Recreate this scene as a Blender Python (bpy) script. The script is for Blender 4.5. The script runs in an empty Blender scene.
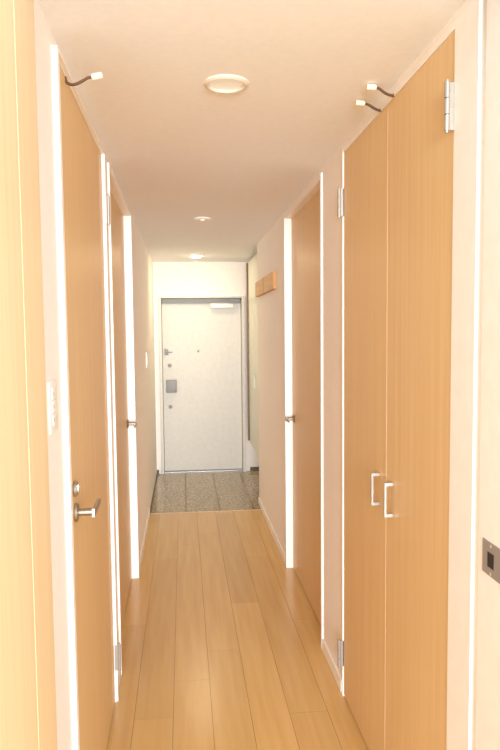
import bpy, bmesh, math, random
from mathutils import Vector, Matrix
random.seed(7)
C = bpy.context.scene.collection
PI = math.pi

# ------------------------------------------------------------ materials
def lin(c):
    return tuple(((v/255)/12.92 if v/255 <= .04045 else ((v/255+.055)/1.055)**2.4) for v in c) + (1,)

def mat(name, col, rough=.5, metal=0.0, spec=.5):
    m = bpy.data.materials.new(name); m.use_nodes = True
    b = m.node_tree.nodes['Principled BSDF']
    b.inputs['Base Color'].default_value = lin(col)
    b.inputs['Roughness'].default_value = rough
    b.inputs['Metallic'].default_value = metal
    b.inputs['Specular IOR Level'].default_value = spec
    return m

def noisy(name, c1, c2, scale, rough=.5, stretch=(1, 1, 1), detail=4, bump=0.0, lo=.35, hi=.65, metal=0, bscale=None, spec=.5):
    m = mat(name, c1, rough, metal, spec); nt = m.node_tree; N = nt.nodes; L = nt.links
    b = N['Principled BSDF']
    tc = N.new('ShaderNodeTexCoord'); mp = N.new('ShaderNodeMapping'); mp.inputs['Scale'].default_value = stretch
    no = N.new('ShaderNodeTexNoise'); no.inputs['Scale'].default_value = scale; no.inputs['Detail'].default_value = detail
    cr = N.new('ShaderNodeValToRGB')
    cr.color_ramp.elements[0].position = lo; cr.color_ramp.elements[1].position = hi
    cr.color_ramp.elements[0].color = lin(c1); cr.color_ramp.elements[1].color = lin(c2)
    L.new(tc.outputs['Object'], mp.inputs['Vector']); L.new(mp.outputs['Vector'], no.inputs['Vector'])
    L.new(no.outputs['Fac'], cr.inputs['Fac']); L.new(cr.outputs['Color'], b.inputs['Base Color'])
    if bump:
        n2 = N.new('ShaderNodeTexNoise'); n2.inputs['Scale'].default_value = bscale or scale; n2.inputs['Detail'].default_value = 3
        L.new(mp.outputs['Vector'], n2.inputs['Vector'])
        bp = N.new('ShaderNodeBump'); bp.inputs['Strength'].default_value = bump; bp.inputs['Distance'].default_value = .002
        L.new(n2.outputs['Fac'], bp.inputs['Height']); L.new(bp.outputs['Normal'], b.inputs['Normal'])
    return m

def floor_mat():
    m = noisy('maple_plank', (208, 168, 104), (217, 180, 117), 30, .24, (1, .06, 1), 5, .03, .3, .7)
    nt = m.node_tree; N = nt.nodes; L = nt.links; b = N['Principled BSDF']
    cr = [n for n in N if n.type == 'VALTORGB'][0]
    geo = N.new('ShaderNodeNewGeometry'); mr = N.new('ShaderNodeMapRange')
    mr.inputs['To Min'].default_value = .93; mr.inputs['To Max'].default_value = 1.05
    hs = N.new('ShaderNodeHueSaturation')
    L.new(geo.outputs['Random Per Island'], mr.inputs['Value']); L.new(mr.outputs['Result'], hs.inputs['Value'])
    L.new(cr.outputs['Color'], hs.inputs['Color']); L.new(hs.outputs['Color'], b.inputs['Base Color'])
    return m

def granite_mat():
    m = noisy('granite_tile', (124, 104, 76), (206, 188, 150), 55, .16, (1, 1, 1), 6, 0, .36, .66)
    nt = m.node_tree; N = nt.nodes; L = nt.links; b = N['Principled BSDF']
    cr = [n for n in N if n.type == 'VALTORGB'][0]
    vo = N.new('ShaderNodeTexVoronoi'); vo.inputs['Scale'].default_value = 60
    tc = [n for n in N if n.type == 'TEX_COORD'][0]; L.new(tc.outputs['Object'], vo.inputs['Vector'])
    r2 = N.new('ShaderNodeValToRGB'); r2.color_ramp.elements[0].position = .18; r2.color_ramp.elements[1].position = .3
    r2.color_ramp.elements[0].color = (.35, .32, .28, 1); r2.color_ramp.elements[1].color = (1, 1, 1, 1)
    mx = N.new('ShaderNodeMixRGB'); mx.blend_type = 'MULTIPLY'; mx.inputs['Fac'].default_value = .8
    L.new(vo.outputs['Distance'], r2.inputs['Fac']); L.new(cr.outputs['Color'], mx.inputs['Color1']); L.new(r2.outputs['Color'], mx.inputs['Color2'])
    L.new(mx.outputs['Color'], b.inputs['Base Color'])
    return m

M = dict(
    wall=noisy('wall_paper', (244, 238, 231), (247, 241, 235), 60, .85, bump=.25, bscale=220, spec=.2),
    ceil=noisy('ceiling_paper', (239, 240, 243), (242, 243, 246), 60, .9, bump=.25, bscale=220, spec=.2),
    white=noisy('white_trim', (244, 240, 234), (248, 244, 239), 20, .4),
    wood=noisy('door_laminate', (218, 183, 131), (226, 193, 143), 55, .42, (1, 1, .022), 6, .05, .3, .7),
    woodlight=noisy('hall_door_laminate', (226, 197, 152), (232, 205, 162), 55, .4, (1, 1, .022), 6, .05, .3, .7),
    edge=noisy('edge_band', (232, 204, 166), (238, 211, 174), 40, .45, (1, 1, .05)),
    rail=noisy('rail_wood', (206, 160, 92), (219, 176, 110), 40, .5, (1, .08, 1)),
    rail_end=noisy('rail_end_grain', (186, 132, 72), (198, 144, 84), 60, .55),
    under=mat('plank_gap', (96, 62, 34), .8),
    steel=noisy('satin_steel', (172, 164, 152), (184, 176, 164), 80, .36, (1, 1, .2), metal=1),
    chrome=mat('bright_chrome', (218, 216, 213), .38, .8),
    dull=mat('dull_grey_metal', (150, 148, 146), .55, .25, .3),
    hinge=mat('hinge_metal', (168, 160, 150), .42, .5),
    ring=mat('cream_ring', (224, 214, 198), .4),
    pale=mat('brushed_aluminium', (184, 180, 175), .38, .6),
    dark=mat('dark_slot', (40, 34, 30), .6),
    bronze=mat('dark_bronze_metal', (104, 78, 58), .4, .6),
    plastic=mat('white_plastic', (240, 236, 228), .35),
    switch_mark=mat('switch_mark', (190, 172, 150), .5),
    cream=mat('cream_plastic', (240, 228, 205), .45),
    door_white=noisy('entrance_door_paint', (208, 202, 190), (213, 207, 196), 25, .42),
    grey=mat('grey_metal', (168, 166, 166), .4, .5),
    brown=noisy('dark_brown_panel', (104, 74, 46), (120, 88, 56), 50, .5, (1, 1, .04)),
    cab=noisy('pale_cabinet', (214, 216, 200), (220, 222, 206), 40, .3),
    tile_skirt=mat('dark_skirting', (98, 86, 70), .5),
    diffuser=mat('diffuser_added_glow', (236, 236, 228), .2),
    floor=floor_mat(), granite=granite_mat(),
    grout=mat('tile_grout', (128, 112, 86), .9),
)
def lamp_mat():
    m = mat('lit_lamp', (255, 240, 210), .5); b = m.node_tree.nodes['Principled BSDF']
    b.inputs['Emission Color'].default_value = (1, .80, .50, 1); b.inputs['Emission Strength'].default_value = 66
    return m
M['lamp'] = lamp_mat()
_b = M['diffuser'].node_tree.nodes['Principled BSDF']      # near lamp is off; faint emission added to brighten its diffuser
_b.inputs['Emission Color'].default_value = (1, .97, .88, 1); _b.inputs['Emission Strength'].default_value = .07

# ------------------------------------------------------------ mesh helpers
def bx(bm, x0, x1, y0, y1, z0, z1, bev=0.0, seg=2):
    mtx = Matrix.Translation(((x0+x1)/2, (y0+y1)/2, (z0+z1)/2)) @ Matrix.Diagonal((abs(x1-x0), abs(y1-y0), abs(z1-z0), 1))
    r = bmesh.ops.create_cube(bm, size=1, matrix=mtx)
    if bev:
        ed = list({e for v in r['verts'] for e in v.link_edges})
        bmesh.ops.bevel(bm, geom=ed, offset=bev, segments=seg, affect='EDGES', profile=.5)

def lathe(bm, prof, origin, axis, n=40):
    """prof: list of (radius, height along axis)"""
    a = Vector(axis).normalized(); o = Vector(origin)
    t = Vector((0, 0, 1)) if abs(a.z) < .9 else Vector((1, 0, 0))
    u = a.cross(t).normalized(); w = a.cross(u).normalized()
    rings = []
    for r, h in prof:
        if r < 1e-6: rings.append([bm.verts.new(o + a*h)])
        else: rings.append([bm.verts.new(o + a*h + u*(r*math.cos(2*PI*i/n)) + w*(r*math.sin(2*PI*i/n))) for i in range(n)])
    for A, B in zip(rings, rings[1:]):
        for i in range(n):
            j = (i+1) % n
            if len(A) == 1 and len(B) == 1: continue
            if len(A) == 1: bm.faces.new((A[0], B[i], B[j]))
            elif len(B) == 1: bm.faces.new((A[i], B[0], A[j]))
            else: bm.faces.new((A[i], B[i], B[j], A[j]))

def tube(bm, pts, r, n=12, flat=1.0):
    P = [Vector(p) for p in pts]; rings = []
    for i, p in enumerate(P):
        d = (P[min(i+1, len(P)-1)] - P[max(i-1, 0)]).normalized()
        t = Vector((0, 1, 0)) if abs(d.y) < .9 else Vector((0, 0, 1))
        u = d.cross(t).normalized(); w = d.cross(u).normalized()
        rr = r if not isinstance(r, (list, tuple)) else r[i]
        rings.append([bm.verts.new(p + u*(rr*math.cos(2*PI*k/n)) + w*(rr*flat*math.sin(2*PI*k/n))) for k in range(n)])
    for A, B in zip(rings, rings[1:]):
        for k in range(n): bm.faces.new((A[k], A[(k+1) % n], B[(k+1) % n], B[k]))
    bm.faces.new(rings[0][::-1]); bm.faces.new(rings[-1])

def spline(pts, n=6):
    P = [Vector(p) for p in pts]; P = [P[0]*2-P[1]] + P + [P[-1]*2-P[-2]]; out = []
    for i in range(1, len(P)-2):
        for k in range(n):
            t = k/n
            out.append(.5*((2*P[i]) + (P[i+1]-P[i-1])*t + (2*P[i-1]-5*P[i]+4*P[i+1]-P[i+2])*t*t + (3*P[i]-P[i-1]-3*P[i+1]+P[i+2])*t**3))
    out.append(P[-2]); return out

def obj(name, build, m, parent=None, smooth=False, label=None):
    bm = bmesh.new(); build(bm)
    bmesh.ops.recalc_face_normals(bm, faces=bm.faces)
    me = bpy.data.meshes.new(name); bm.to_mesh(me); bm.free()
    me.materials.append(M[m])
    if smooth:
        for p in me.polygons: p.use_smooth = True
        me.set_sharp_from_angle(angle=math.radians(35))
    o = bpy.data.objects.new(name, me); C.objects.link(o)
    if parent is not None:
        o.parent = parent
        off = Vector((0, 0, 0)); q = parent
        while q is not None: off += q.location; q = q.parent
        me.transform(Matrix.Translation(-off))
    if label: o['label'] = label
    return o

def tag(o, label, cat, kind=None, group=None):
    o['label'] = label; o['category'] = cat
    if kind: o['kind'] = kind
    if group: o['group'] = group
    return o

def empty(name, loc):
    o = bpy.data.objects.new(name, None); o.location = loc; C.objects.link(o); return o

def boxes(*bs, bev=0.0):
    def f(bm):
        for b in bs: bx(bm, *b, bev=bev)
    return f

# ------------------------------------------------------------ dimensions
XL, XR, HC = -.311, .653, 2.292
YD = 1.38            # hall side of the doorway wall
YG = 5.42            # end of the plank floor
YE = 7.03            # end wall
T = .055             # depth of the door recesses in the walls
D1 = (1.70, 2.64)   # left flush door
D2 = (2.87, 4.00)    # left recessed door
D3 = (2.99, 4.05)    # right recessed door
CL = (1.502, 2.57)   # closet
ZT = 2.250
ZC = 2.258
YN = 5.62            # where the right wall stops and the entrance niche starts
XN = 1.02

# ------------------------------------------------------------ room shell
o = obj('wall_left', boxes(
    (XL-.25, XL-T, YD, YE+.2, -.03, HC+.05),
    (XL-T, XL, YD, D1[0], -.03, HC+.05), (XL-T, XL, D1[1], D2[0], -.03, HC+.05), (XL-T, XL, D2[1], YE+.2, -.03, HC+.05),
    (XL-T, XL, D1[0], D1[1], ZT, HC+.05), (XL-T, XL, D2[0], D2[1], ZT, HC+.05)), 'wall')
tag(o, 'long off-white papered wall on the left of the hallway holding two doors', 'wall', 'structure')
o = obj('wall_right', boxes(
    (XR+T, XR+.2, YD, YN, -.03, HC+.05),
    (XR, XR+T, YD, CL[0], -.03, HC+.05), (XR, XR+T, CL[1], D3[0], -.03, HC+.05), (XR, XR+T, D3[1], YN, -.03, HC+.05),
    (XR, XR+T, CL[0], CL[1], ZC, HC+.05), (XR, XR+T, D3[0], D3[1], ZT, HC+.05),
    (XR+.2, XN+.1, YN-.12, YN, -.03, HC+.05), (XN, XN+.1, YN, YE, -.03, HC+.05)), 'wall')
tag(o, 'long off-white papered wall on the right with the closet and one door', 'wall', 'structure')
DX = (-.258, .668); DZ = 1.922
o = obj('wall_end', boxes((XL, DX[0], YE, YE+.2, -.03, HC+.05), (DX[1], XN+.1, YE, YE+.2, -.03, HC+.05),
    (DX[0], DX[1], YE, YE+.2, DZ, HC+.05), (DX[0], DX[1], YE+.13, YE+.2, -.03, DZ)), 'wall')
tag(o, 'short off-white wall around the entrance door at the end of the hall', 'wall', 'structure')
o = obj('ceiling', boxes((XL-.25, XN+.1, 1.24, YE+.2, HC, HC+.12)), 'ceil')
tag(o, 'plain beige papered ceiling of the hallway', 'ceiling', 'structure')
# doorway wall between the room behind the camera and the hall
o = obj('wall_near', boxes((-2.4, XL-.004, 1.25, YD, -.03, HC+.35), (XR+.03, 2.6, 1.25, YD, -.03, HC+.35),
    (XL-.004, XR+.03, 1.25, YD, HC+.012, HC+.35)), 'wall')
tag(o, 'wall around the doorway the hall is seen through', 'wall', 'structure')

# plank floor: individual planks with hairline gaps in one mesh
P0, DP, PL = -.2215, .1562, 1.818
offs = {-1: 3.35, 0: 2.50, 1: 2.765, 2: 3.02, 3: 3.55, 4: 2.47, 5: 3.3}
def planks(bm):
    for i in range(-16, 20):
        x0, x1 = P0+i*DP, P0+(i+1)*DP
        inhall = x1 > XL and x0 < XR+.05
        ymax = YG if inhall else 1.26
        y = offs.get(i, random.uniform(2, 4)) - 6*PL
        while y < ymax:
            a, b = max(y, -5.5), min(y+PL, ymax)
            if b-a > .01:
                if inhall and b > 1.3:
                    bx(bm, max(x0, XL-.054)+.0006, min(x1, XR+.054)-.0006, a+.0006, b-.0006, -.012, 0)
                else:
                    bx(bm, x0+.0006, x1-.0006, a+.0006, b-.0006, -.012, 0)
            y += PL
o = obj('floor', planks, 'floor'); tag(o, 'light maple plank floor running down the hallway', 'floor', 'structure')
o = obj('subfloor', boxes((-2.7, 3.1, -5.5, 1.26, -.06, -.0125), (XL-.1, XR+.1, 1.26, YG, -.06, -.0125)), 'under')
tag(o, 'dark gaps showing between the floor planks', 'floor', 'structure')
ZG = -.014
def gran(bm):
    xs = [XL-.0, -.0, .297, .594, XN]
    ys = [YG+.012, 5.54, 6.14, 6.74, YE+.14]
    for a, b in zip(xs, xs[1:]):
        for c, d in zip(ys, ys[1:]):
            bx(bm, a+.003, b-.003, c+.0015, d-.0015, ZG-.012, ZG)
o = obj('floor', gran, 'granite'); tag(o, 'speckled grey-brown granite tiles in front of the entrance door', 'floor', 'structure')
o = obj('floor', boxes((XL-.05, XN+.05, YG, YE+.18, -.06, ZG-.004)), 'grout'); tag(o, 'dark grout lines between the granite entry tiles', 'floor', 'structure')
o = obj('trim_1', boxes((XL, XR, YG, YG+.012, -.03, .001)), 'edge'); tag(o, 'thin wooden edging where planks meet granite', 'trim', 'structure')

# baseboards
BH = .055
o = obj('baseboard_right', boxes((XR-.008, XR+.002, CL[1]+.022, D3[0]-.022, 0, BH), (XR-.008, XR+.002, D3[1]+.022, YN+.008, 0, BH),
    bev=.0015), 'white'); tag(o, 'low white baseboard along the right wall', 'baseboard', 'structure')
o = obj('baseboard_left', boxes((XL-.002, XL+.007, D2[1]+.022, YG, 0, BH), (XL-.002, XL+.007, D1[1]+.022, D2[0]-.022, 0, BH),
    (XL-.002, XL+.007, YD, D1[0]-.028, 0, BH), bev=.0015), 'white'); tag(o, 'low white baseboard along the left wall', 'baseboard', 'structure')
o = obj('baseboard_end', boxes((DX[1]+.05, XN, YE-.01, YE, ZG, .03), (XN-.01, XN, YN, YE-.01, ZG, .03), (XL, DX[0]-.03, YE-.01, YE, ZG, .03),
    (XL, XL+.005, YG+.012, YE-.01, ZG, .012)), 'tile_skirt')
tag(o, 'dark stone skirting around the entrance floor', 'baseboard', 'structure')

# ------------------------------------------------------------ door hardware
def lever_set(parent, x, s, y, z, d, turn=True):
    """lever on a door face at x; s = outward direction in x; d = lever direction in y"""
    h = obj('door_handle', lambda bm: (
        lathe(bm, [(0, 0), (.026, 0), (.027, .004), (.024, .009), (.012, .010), (.0105, .012), (.0105, .052), (0, .052)], (x, y, z), (s, 0, 0), 32)),
        'steel', parent, True, 'satin steel lever handle')
    def lev(bm):
        prof = [(0, -.012), (.125, -.008), (.128, 0), (.125, .008), (0, .012)]
        x0, x1 = x+s*.048, x+s*.056
        a = [bm.verts.new((x0, y+d*(py-.012), z+pz)) for py, pz in prof]
        b = [bm.verts.new((x1+s*.0, y+d*(py-.012), z+pz)) for py, pz in prof]
        bm.faces.new(a); bm.faces.new(b[::-1])
        for i in range(5): bm.faces.new((a[i], a[(i+1) % 5], b[(i+1) % 5], b[i]))
    obj('lever', lev, 'steel', h)
    if turn:
        t = obj('thumb_turn', lambda bm: (lathe(bm, [(0, 0), (.022, 0), (.023, .004), (.020, .010), (0, .010)], (x, y-.005, z+.068), (s, 0, 0), 32),
            bx(bm, x+s*.009, x+s*.014, y-.008, y-.002, z+.056, z+.080, .001)), 'steel', parent, True, 'round satin thumb turn')
    return h

def hinge(parent, x, s, y, z, h=.115):
    """barrel standing off the wall face at x on two folded plates"""
    cx = x+s*.019
    def kn(bm):
        r = .0066
        for k in range(3):
            z0 = z-h/2 + k*h/3
            lathe(bm, [(0, z0+.001), (r, z0+.001), (r, z0+h/3-.001), (0, z0+h/3-.001)], (cx, y, 0), (0, 0, 1), 16)
        lathe(bm, [(0, z-h/2-.004), (.004, z-h/2-.004), (.0045, z-h/2+.002), (0, z-h/2+.002)], (cx, y, 0), (0, 0, 1), 12)
        lathe(bm, [(0, z+h/2-.002), (.0045, z+h/2-.002), (.004, z+h/2+.004), (0, z+h/2+.004)], (cx, y, 0), (0, 0, 1), 12)
    hh = obj('hinge', kn, 'hinge', parent, True, 'silver barrel hinge')
    def lf(bm):
        bx(bm, min(x-s*.001, cx), max(x-s*.001, cx), y-.003, y-.0005, z-h/2+.002, z+h/2-.002, .0004)
        bx(bm, min(x-s*.001, cx), max(x-s*.001, cx), y+.0005, y+.003, z-h/2+.002, z+h/2-.002, .0004)
        for zz in (-.035, 0, .035):
            lathe(bm, [(0, 0), (.0032, 0), (.003, .001), (0, .0012)], (x+s*.007, y-.003, z+zz), (0, -1, 0), 10)
    obj('hinge_leaf', lf, 'hinge', hh)
    return hh

# door 1, near left
d1 = empty('door_1', (XL, sum(D1)/2, 0)); tag(d1, 'near left wooden flush door with lever handle and thumb turn', 'door', 'structure')
def casing(parent, x, s, y0, y1, ztop, wn=.022, wf=.022, wt=.022, proj=.009, depth=T, pn=None):
    xa, xb = (x-s*(depth-.001)), (x+s*proj)
    t = .004   # reveal lining thickness
    def f(bm):
        bx(bm, x, xb if pn is None else x+s*pn, y0-wn, y0, 0, ztop+wt, .0005); bx(bm, x, xb, y1, y1+wf, 0, ztop+wt, .0012); bx(bm, x, xb if pn is None else x+s*pn, y0, y1, ztop, ztop+wt, .0008)
        bx(bm, xa, x+s*.004, y0, y0+t, 0, ztop); bx(bm, xa, x+s*.004, y1-t, y1, 0, ztop); bx(bm, xa, x+s*.004, y0+t, y1-t, ztop-t, ztop)
    return obj('casing', f, 'white', parent)
casing(d1, XL, 1, D1[0], D1[1], ZT, wn=.025, proj=.014, wf=.022, wt=.006)
def d1p(bm):
    bx(bm, XL-.034, XL+.002, D1[0]+.006, D1[1]-.006, .006, ZT-.006, .001)
pn = obj('panel', d1p, 'wood', d1)
obj('edge_strip', boxes((XL+.002, XL+.0024, D1[0]+.068, D1[0]+.0705, .008, ZT-.008)), 'edge', pn, label='thin pale inlay line near the latch side')
obj('edge_strip', boxes((XL+.002, XL+.0024, D1[1]-.075, D1[1]-.0725, .008, ZT-.008)), 'edge', pn, label='thin pale inlay line near the hinge side')
lever_set(d1, XL+.002, 1, 1.805, 1.047, 1)
hinge(d1, XL+.004, 1, D1[1]+.002, 2.035); hinge(d1, XL+.004, 1, D1[1]+.002, .19)

# door 2, far left, recessed
def recessed(name, x, s, y0, y1, ztop, hy, hd, label):
    e = empty(name, (x, (y0+y1)/2, 0)); tag(e, label, 'door', 'structure')
    casing(e, x, s, y0, y1, ztop)
    xf = x-s*.036
    p = obj('panel', boxes((xf, xf-s*.018, y0+.0045, y1-.0045, .005, ztop-.0045), bev=.001), 'wood', e)
    obj('edge_strip', boxes((xf, xf+s*.0004, y0+.075, y0+.078, .008, ztop-.008)), 'edge', p, label='thin pale inlay line')
    obj('edge_strip', boxes((xf, xf+s*.0004, y1-.078, y1-.075, .008, ztop-.008)), 'edge', p, label='thin pale inlay line')
    lever_set(e, xf, s, hy, .99, hd, turn=False)
    return e
recessed('door_2', XL, 1, D2[0], D2[1], ZT, D2[1]-.075, -1, 'far left wooden door set back in a white frame')
recessed('door_3', XR, -1, D3[0], D3[1], ZT, D3[1]-.075, -1, 'right wooden door set back in a white frame beyond the closet')

# closet, right
cl = empty('built_in_closet', (XR, sum(CL)/2, 0))
tag(cl, 'tall built-in closet with two wooden doors and bar handles in right wall', 'closet')
casing(cl, XR, -1, CL[0], CL[1], ZC, wn=CL[0]-YD, wt=.014, wf=.018, proj=.006, pn=.0042)
YM = 2.012
def leaf(y0, y1, hy):
    p = obj('closet_door', boxes((XR-.002, XR+.020, y0, y1, .008, ZC-.005), bev=.0012), 'wood', cl)
    def bar(bm):
        zc = 1.010; hh = .056; x = XR-.002
        pts = [(x, hy, zc+hh-.006), (x-.018, hy, zc+hh-.006), (x-.022, hy, zc+hh-.008), (x-.026, hy, zc+hh-.014), (x-.026, hy, zc-hh+.014), (x-.022, hy, zc-hh+.008), (x-.018, hy, zc-hh+.006), (x, hy, zc-hh+.006)]
        bx(bm, x-.028, x-.020, hy-.006, hy+.006, zc-hh, zc+hh, .002)
        bx(bm, x-.022, x, hy-.0065, hy+.0065, zc+hh-.012, zc+hh, .0015)
        bx(bm, x-.022, x, hy-.0065, hy+.0065, zc-hh, zc-hh+.012, .0015)
    obj('bar_handle', bar, 'pale', p, label='pale metal bar handle')
    return p
pa = leaf(CL[0]+.005, YM-.0015, 1.945); pb = leaf(YM+.0015, CL[1]-.005, 2.085)
obj('edge_strip', boxes((XR-.0024, XR-.0018, YM-.004, YM-.002, .012, ZC-.010)), 'edge', pa, label='pale edge line at the meeting gap')
hinge(pb, XR-.002, -1, CL[1]-.001, 2.058); hinge(pb, XR-.002, -1, CL[1]-.001, .185)
hinge(pa, XR-.002, -1, CL[0]+.004, 2.075); hinge(pa, XR-.002, -1, CL[0]+.004, .185)

# ------------------------------------------------------------ doorway of the living room
# open leaf at the left
dn = empty('door_4', (-.275, 1.30, 0)); tag(dn, 'open light wooden door at the left edge beside the camera', 'door', 'structure')
def lf(bm): bx(bm, -.306, -.275, .42, 1.318, .008, HC-.004, .001)
pn = obj('panel', lf, 'woodlight', dn)
obj('edge_strip', boxes((-.275, -.2745, 1.158, 1.1605, .01, HC-.008)), 'edge', pn, label='thin pale inlay line on the open leaf')
# white frame
e = empty('door_frame', (XR, 1.33, 0)); tag(e, 'white door frame with a metal strike plate at the right edge', 'door frame', 'structure')
obj('jamb', boxes((XR-.003, XR+.034, 1.225, YD-.032, 0, HC+.012), (XR+.012, XR+.034, YD-.032, YD+.0, 0, HC+.012), bev=.001), 'white', e)
obj('head_jamb', boxes((XL, XR-.003, 1.225, YD-.004, HC-.006+.006, HC+.0115)), 'white', e)
def sp(bm): bx(bm, XR-.0052, XR-.002, 1.238, 1.325, 1.016, 1.090, .001)
s_ = obj('strike_plate', sp, 'grey', e, label='satin strike plate with a dark latch hole')
obj('latch_hole', boxes((XR-.0056, XR-.0051, 1.272, 1.300, 1.035, 1.068)), 'dark', s_)
obj('screw', lambda bm: [lathe(bm, [(0, 0), (.004, 0), (.003, .001), (0, .0012)], (XR-.0052, 1.286, z), (-1, 0, 0), 12) for z in (1.022, 1.083)], 'chrome', s_, True)

# ------------------------------------------------------------ entrance door
de = empty('door_5', ((DX[0]+DX[1])/2, YE, ZG)); tag(de, 'white steel entrance door at the end of the hall', 'door', 'structure')
YLf = YE+.075
def efr(bm):
    w = .028
    bx(bm, DX[0]-.004, DX[0]+w, YE-.030, YE+.12, ZG, DZ, .002); bx(bm, DX[1]-w, DX[1]+.004, YE-.030, YE+.12, ZG, DZ, .002)
    bx(bm, DX[0]+w, DX[1]-w, YE-.030, YE+.12, DZ-.018, DZ, .002)
obj('door_frame', efr, 'door_white', de)
obj('threshold', boxes((DX[0]+.028, DX[1]-.028, YE+.02, YE+.12, ZG, ZG+.012), bev=.002), 'grey', de)
obj('panel', boxes((DX[0]+.031, DX[1]-.031, YLf, YLf+.04, ZG+.013, DZ-.02), bev=.002), 'door_white', de)
obj('rail_with_head_shade', boxes((DX[0]+.034, DX[1]-.034, YE+.045, YLf, DZ-.075, DZ-.019), bev=.002), 'dull', de, label='grey metal strip across the door top, shadow under the head put into its grey')  # metal strip whose grey band also stands in for shadow under the head
def clo(bm): bx(bm, .30, .55, YE-.012, YE+.046, DZ-.128, DZ-.078, .008, 3)
cb = obj('door_closer', clo, 'plastic', de, True, 'white door closer body')
def arm(bm):
    bx(bm, .36, .60, YE-.010, YE+.004, DZ-.072, DZ-.060, .002)
    bx(bm, .43, .46, YE-.006, YE+.03, DZ-.085, DZ-.055, .002)
    bx(bm, .52, .60, YE-.012, YE+.03, DZ-.056, DZ-.040, .002)
obj('closer_arm', arm, 'dull', cb)
obj('peephole', lambda bm: lathe(bm, [(0, .004), (.006, .004), (.012, .004), (.014, 0), (.014, -.002), (0, -.002)], (.163, YLf, 1.325), (0, -1, 0), 24), 'dull', de, True)
def guard(bm):
    bx(bm, -.205, -.19, YLf-.03, YLf, 1.30, 1.36, .002)
    tube(bm, [(-.195, YLf-.022, 1.318), (-.12, YLf-.022, 1.318)], .006, 10)
    bx(bm, -.205, -.165, YLf-.008, YLf, 1.285, 1.35, .002)
obj('door_guard', guard, 'dull', de, label='small metal door guard')
def tt(z):
    def f(bm):
        lathe(bm, [(0, 0), (.020, 0), (.021, .006), (.018, .010), (0, .010)], (-.152, YLf, z), (0, -1, 0), 24)
        bx(bm, -.157, -.147, YLf-.028, YLf-.008, z-.018, z+.018, .002)
    return f
obj('thumb_turn', tt(1.170), 'dull', de, True); obj('thumb_turn', tt(.715), 'dull', de, True)
hd = obj('door_handle', boxes((-.192, -.078, YLf-.058, YLf-.044, .875, 1.015), bev=.006), 'dull', de, True, 'grey push handle plate')
obj('handle_base', boxes((-.175, -.105, YLf-.046, YLf, .895, .995), bev=.003), 'grey', hd)

# ------------------------------------------------------------ shoe cabinet in the niche
sc = empty('shoe_cabinet', (.85, 6.2, .36)); tag(sc, 'tall pale wall-hung shoe cabinet in the niche right of the entrance', 'cabinet')
XF = .684
obj('body', boxes((XF+.02, XN-.004, YN+.02, 6.70, .40, 2.255), bev=.002), 'cab', sc)
obj('end_panel', boxes((XF-.016, XN-.004, 6.702, 6.735, .385, 2.25), bev=.001), 'brown', sc, label='dark brown end panel')
y = [YN+.022, 6.16, 6.698]
for k, (a, b) in enumerate(zip(y, y[1:])):
    d = obj('cabinet_door', boxes((XF, XF+.019, a+.002, b-.002, .365, 2.25), bev=.0015), 'cab', sc)
    yy = b-.035 if k == 0 else a+.035
    obj('door_pull', boxes((XF-.012, XF, yy-.006, yy+.006, .98, 1.12), bev=.002), 'cab', d)
hh = obj('hinge', boxes((XF-.006, XF, YN+.024, YN+.06, 1.80, 1.87), bev=.002), 'grey', sc)
obj('hinge', boxes((XF-.006, XF, YN+.024, YN+.06, .55, .62), bev=.002), 'grey', sc)

# ------------------------------------------------------------ wall things
def board(y0, y1, label):
    e = empty('wooden_hook_board', (XR, (y0+y1)/2, 1.905)); tag(e, label, 'hook board')
    obj('face_panel', boxes((XR-.026, XR+.001, y0+.001, y1-.001, 1.838, 1.958), bev=.0015), 'rail', e)
    obj('back_plate', boxes((XR-.022, XR-.0002, y0+.004, y1-.004, 1.8355, 1.839)), 'rail_end', e)
    return e
b1 = board(4.455, 4.975, 'square wooden hook board on right wall, nearer to the closet')
obj('end_cap', boxes((XR-.026, XR-.0005, 4.449, 4.4555, 1.838, 1.958), bev=.001), 'rail_end', b1, label='reddish end cap')
b2 = board(5.020, 5.56, 'square wooden hook board on right wall, nearer to the entrance')

obj('end_cap', boxes((XR-.0262, XR-.0005, 4.976, 5.0205, 1.838, 1.958), bev=.001), 'rail_end', b2, label='reddish end cap')

sw = empty('switch_plate', (XL, 1.545, 1.38)); tag(sw, 'white switch plate on the left wall beside the near door', 'light switch')
obj('plate', boxes((XL, XL+.006, 1.500, 1.585, 1.315, 1.437), bev=.0025), 'plastic', sw, True)
for z in (1.345, 1.376, 1.407):
    r = obj('rocker', boxes((XL+.005, XL+.0078, 1.519, 1.566, z-.0135, z+.0135), bev=.0015), 'plastic', sw, True)
    obj('indicator', boxes((XL+.0077, XL+.0081, 1.528, 1.534, z-.004, z+.004)), 'switch_mark', r)
s2 = empty('switch_plate', (XL, 5.42, 1.31)); tag(s2, 'small white switch plate on the left wall near the entrance', 'light switch')
obj('plate', boxes((XL, XL+.008, 5.38, 5.46, 1.245, 1.375), bev=.002), 'plastic', s2)
obj('rocker', boxes((XL+.007, XL+.013, 5.40, 5.44, 1.275, 1.345), bev=.002), 'plastic', s2)

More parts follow.
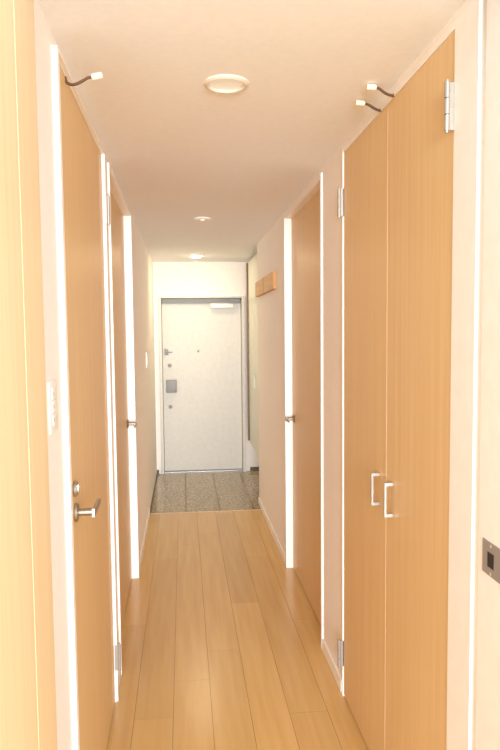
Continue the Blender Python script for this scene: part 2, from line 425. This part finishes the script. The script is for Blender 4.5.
# over-door hooks
def hook(name, pts, tip, label):
    e = empty(name, pts[0]); tag(e, label, 'hook', group=None)
    obj('arm', lambda bm: tube(bm, spline(pts, 6), .0042, 10), 'bronze', e, True)
    a, b = Vector(pts[-1]), Vector(tip); d = (b-a).normalized()
    def t(bm):
        L = (b-a).length
        lathe(bm, [(0, -.004), (.0075, -.004), (.0088, -.001), (.0088, L-.002), (.0070, L), (0, L)], a, d, 18)
    obj('tip', t, 'cream', e, True, 'cream rubber tip')
    return e
y = 1.85
hook('door_hook', [(XL+.001, y, 2.246), (-.305, y, 2.232), (-.292, y, 2.226), (-.275, y, 2.230), (-.259, y, 2.239), (-.247, y, 2.246), (-.234, y, 2.248)], (-.209, y, 2.254), 'dark bent hook with cream tip on top of left door')
y = 1.95
hook('door_hook', [(XR-.001, y, 2.262), (.648, y, 2.257), (.625, y, 2.263), (.605, y, 2.276), (.590, y, 2.280)], (.565, y, 2.281), 'dark bent hook with cream tip on nearer closet leaf')
y = 2.08
hook('door_hook', [(XR-.001, y, 2.260), (.648, y, 2.256), (.629, y, 2.262), (.608, y, 2.274), (.592, y, 2.278)], (.567, y, 2.280), 'dark bent hook with cream tip on farther closet leaf')

# ------------------------------------------------------------ ceiling lights
def downlight(cx, cy, r, label, lit):
    e = empty('downlight', (cx, cy, HC)); tag(e, label, 'ceiling light')
    obj('trim_ring', lambda bm: lathe(bm, [(r*.74, -.001), (r*.80, .007), (r*.85, .008), (r*.93, .006), (r, .003), (r, -.002)], (cx, cy, HC), (0, 0, -1), 48), 'ring', e, True)
    if lit:
        obj('lamp', lambda bm: lathe(bm, [(0, .024), (r*.3, .022), (r*.6, .014), (r*.74, .003), (r*.74, -.001)], (cx, cy, HC), (0, 0, -1), 40), 'lamp', e, True)
    else:
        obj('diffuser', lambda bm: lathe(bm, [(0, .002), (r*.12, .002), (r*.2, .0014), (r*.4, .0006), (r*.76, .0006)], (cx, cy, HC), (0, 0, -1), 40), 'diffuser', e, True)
    return e
downlight(.142, 1.985, .068, 'large round recessed downlight in the near ceiling, switched off, its diffuser given a faint added glow', False)
downlight(.141, 6.44, .074, 'small glowing downlight in the ceiling by the entrance', True)
sd = empty('ceiling_sensor', (.14, 4.32, HC)); tag(sd, 'small flat round white sensor in the middle of ceiling', 'sensor')
obj('base', lambda bm: lathe(bm, [(0, 0), (.055, 0), (.056, .004), (.050, .009), (0, .009)], (.14, 4.32, HC), (0, 0, -1), 36), 'plastic', sd, True)
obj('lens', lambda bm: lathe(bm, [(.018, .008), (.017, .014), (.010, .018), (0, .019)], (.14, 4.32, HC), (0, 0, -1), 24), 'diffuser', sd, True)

# ------------------------------------------------------------ light
def area(name, loc, rot, sx, sy, power, col, spread=None):
    l = bpy.data.lights.new(name, 'AREA'); l.shape = 'RECTANGLE'; l.size = sx; l.size_y = sy; l.energy = power; l.color = col
    if spread: l.spread = spread
    o = bpy.data.objects.new(name, l); o.location = loc; o.rotation_euler = rot; C.objects.link(o); return o
# daylight through the living room window behind the camera
area('window_daylight', (.3, -9.5, 1.7), (math.radians(90), 0, 0), 5.0, 3.0, 1240, (.895, .955, 1))
# the lit downlight
pl = bpy.data.lights.new('downlight_bulb', 'SPOT'); pl.energy = 3; pl.color = (1, .84, .55); pl.shadow_soft_size = .045; pl.spot_size = math.radians(138); pl.spot_blend = .75
o = bpy.data.objects.new('downlight_bulb', pl); o.location = (.141, 6.44, HC-.03); C.objects.link(o)

w = bpy.data.worlds.new('World'); bpy.context.scene.world = w; w.use_nodes = True
w.node_tree.nodes['Background'].inputs['Color'].default_value = (.88, .945, 1, 1)
w.node_tree.nodes['Background'].inputs['Strength'].default_value = .75

# ------------------------------------------------------------ camera
F, YAW, PIT, ROL = 641.93, .1030, .06964, .00984
cam = bpy.data.cameras.new('camera'); co = bpy.data.objects.new('camera', cam); C.objects.link(co)
cam.sensor_fit = 'VERTICAL'; cam.sensor_height = 36; cam.sensor_width = 24; cam.lens = F/750*36; cam.clip_start = .02
fw = Vector((math.sin(YAW)*math.cos(PIT), math.cos(YAW)*math.cos(PIT), -math.sin(PIT)))
rt = Vector((math.cos(YAW), -math.sin(YAW), 0)); up = rt.cross(fw)
r2 = rt*math.cos(ROL) - up*math.sin(ROL); u2 = up*math.cos(ROL) + rt*math.sin(ROL)
co.matrix_world = Matrix(((r2.x, u2.x, -fw.x, 0), (r2.y, u2.y, -fw.y, 0), (r2.z, u2.z, -fw.z, 1.55), (0, 0, 0, 1)))
S = bpy.context.scene; S.camera = co
S.view_settings.view_transform = 'Standard'; S.view_settings.look = 'None'; S.view_settings.gamma = 1; S.view_settings.use_curve_mapping = False
S.view_settings.exposure = 1.33
S.cycles.max_bounces = 16; S.cycles.diffuse_bounces = 12
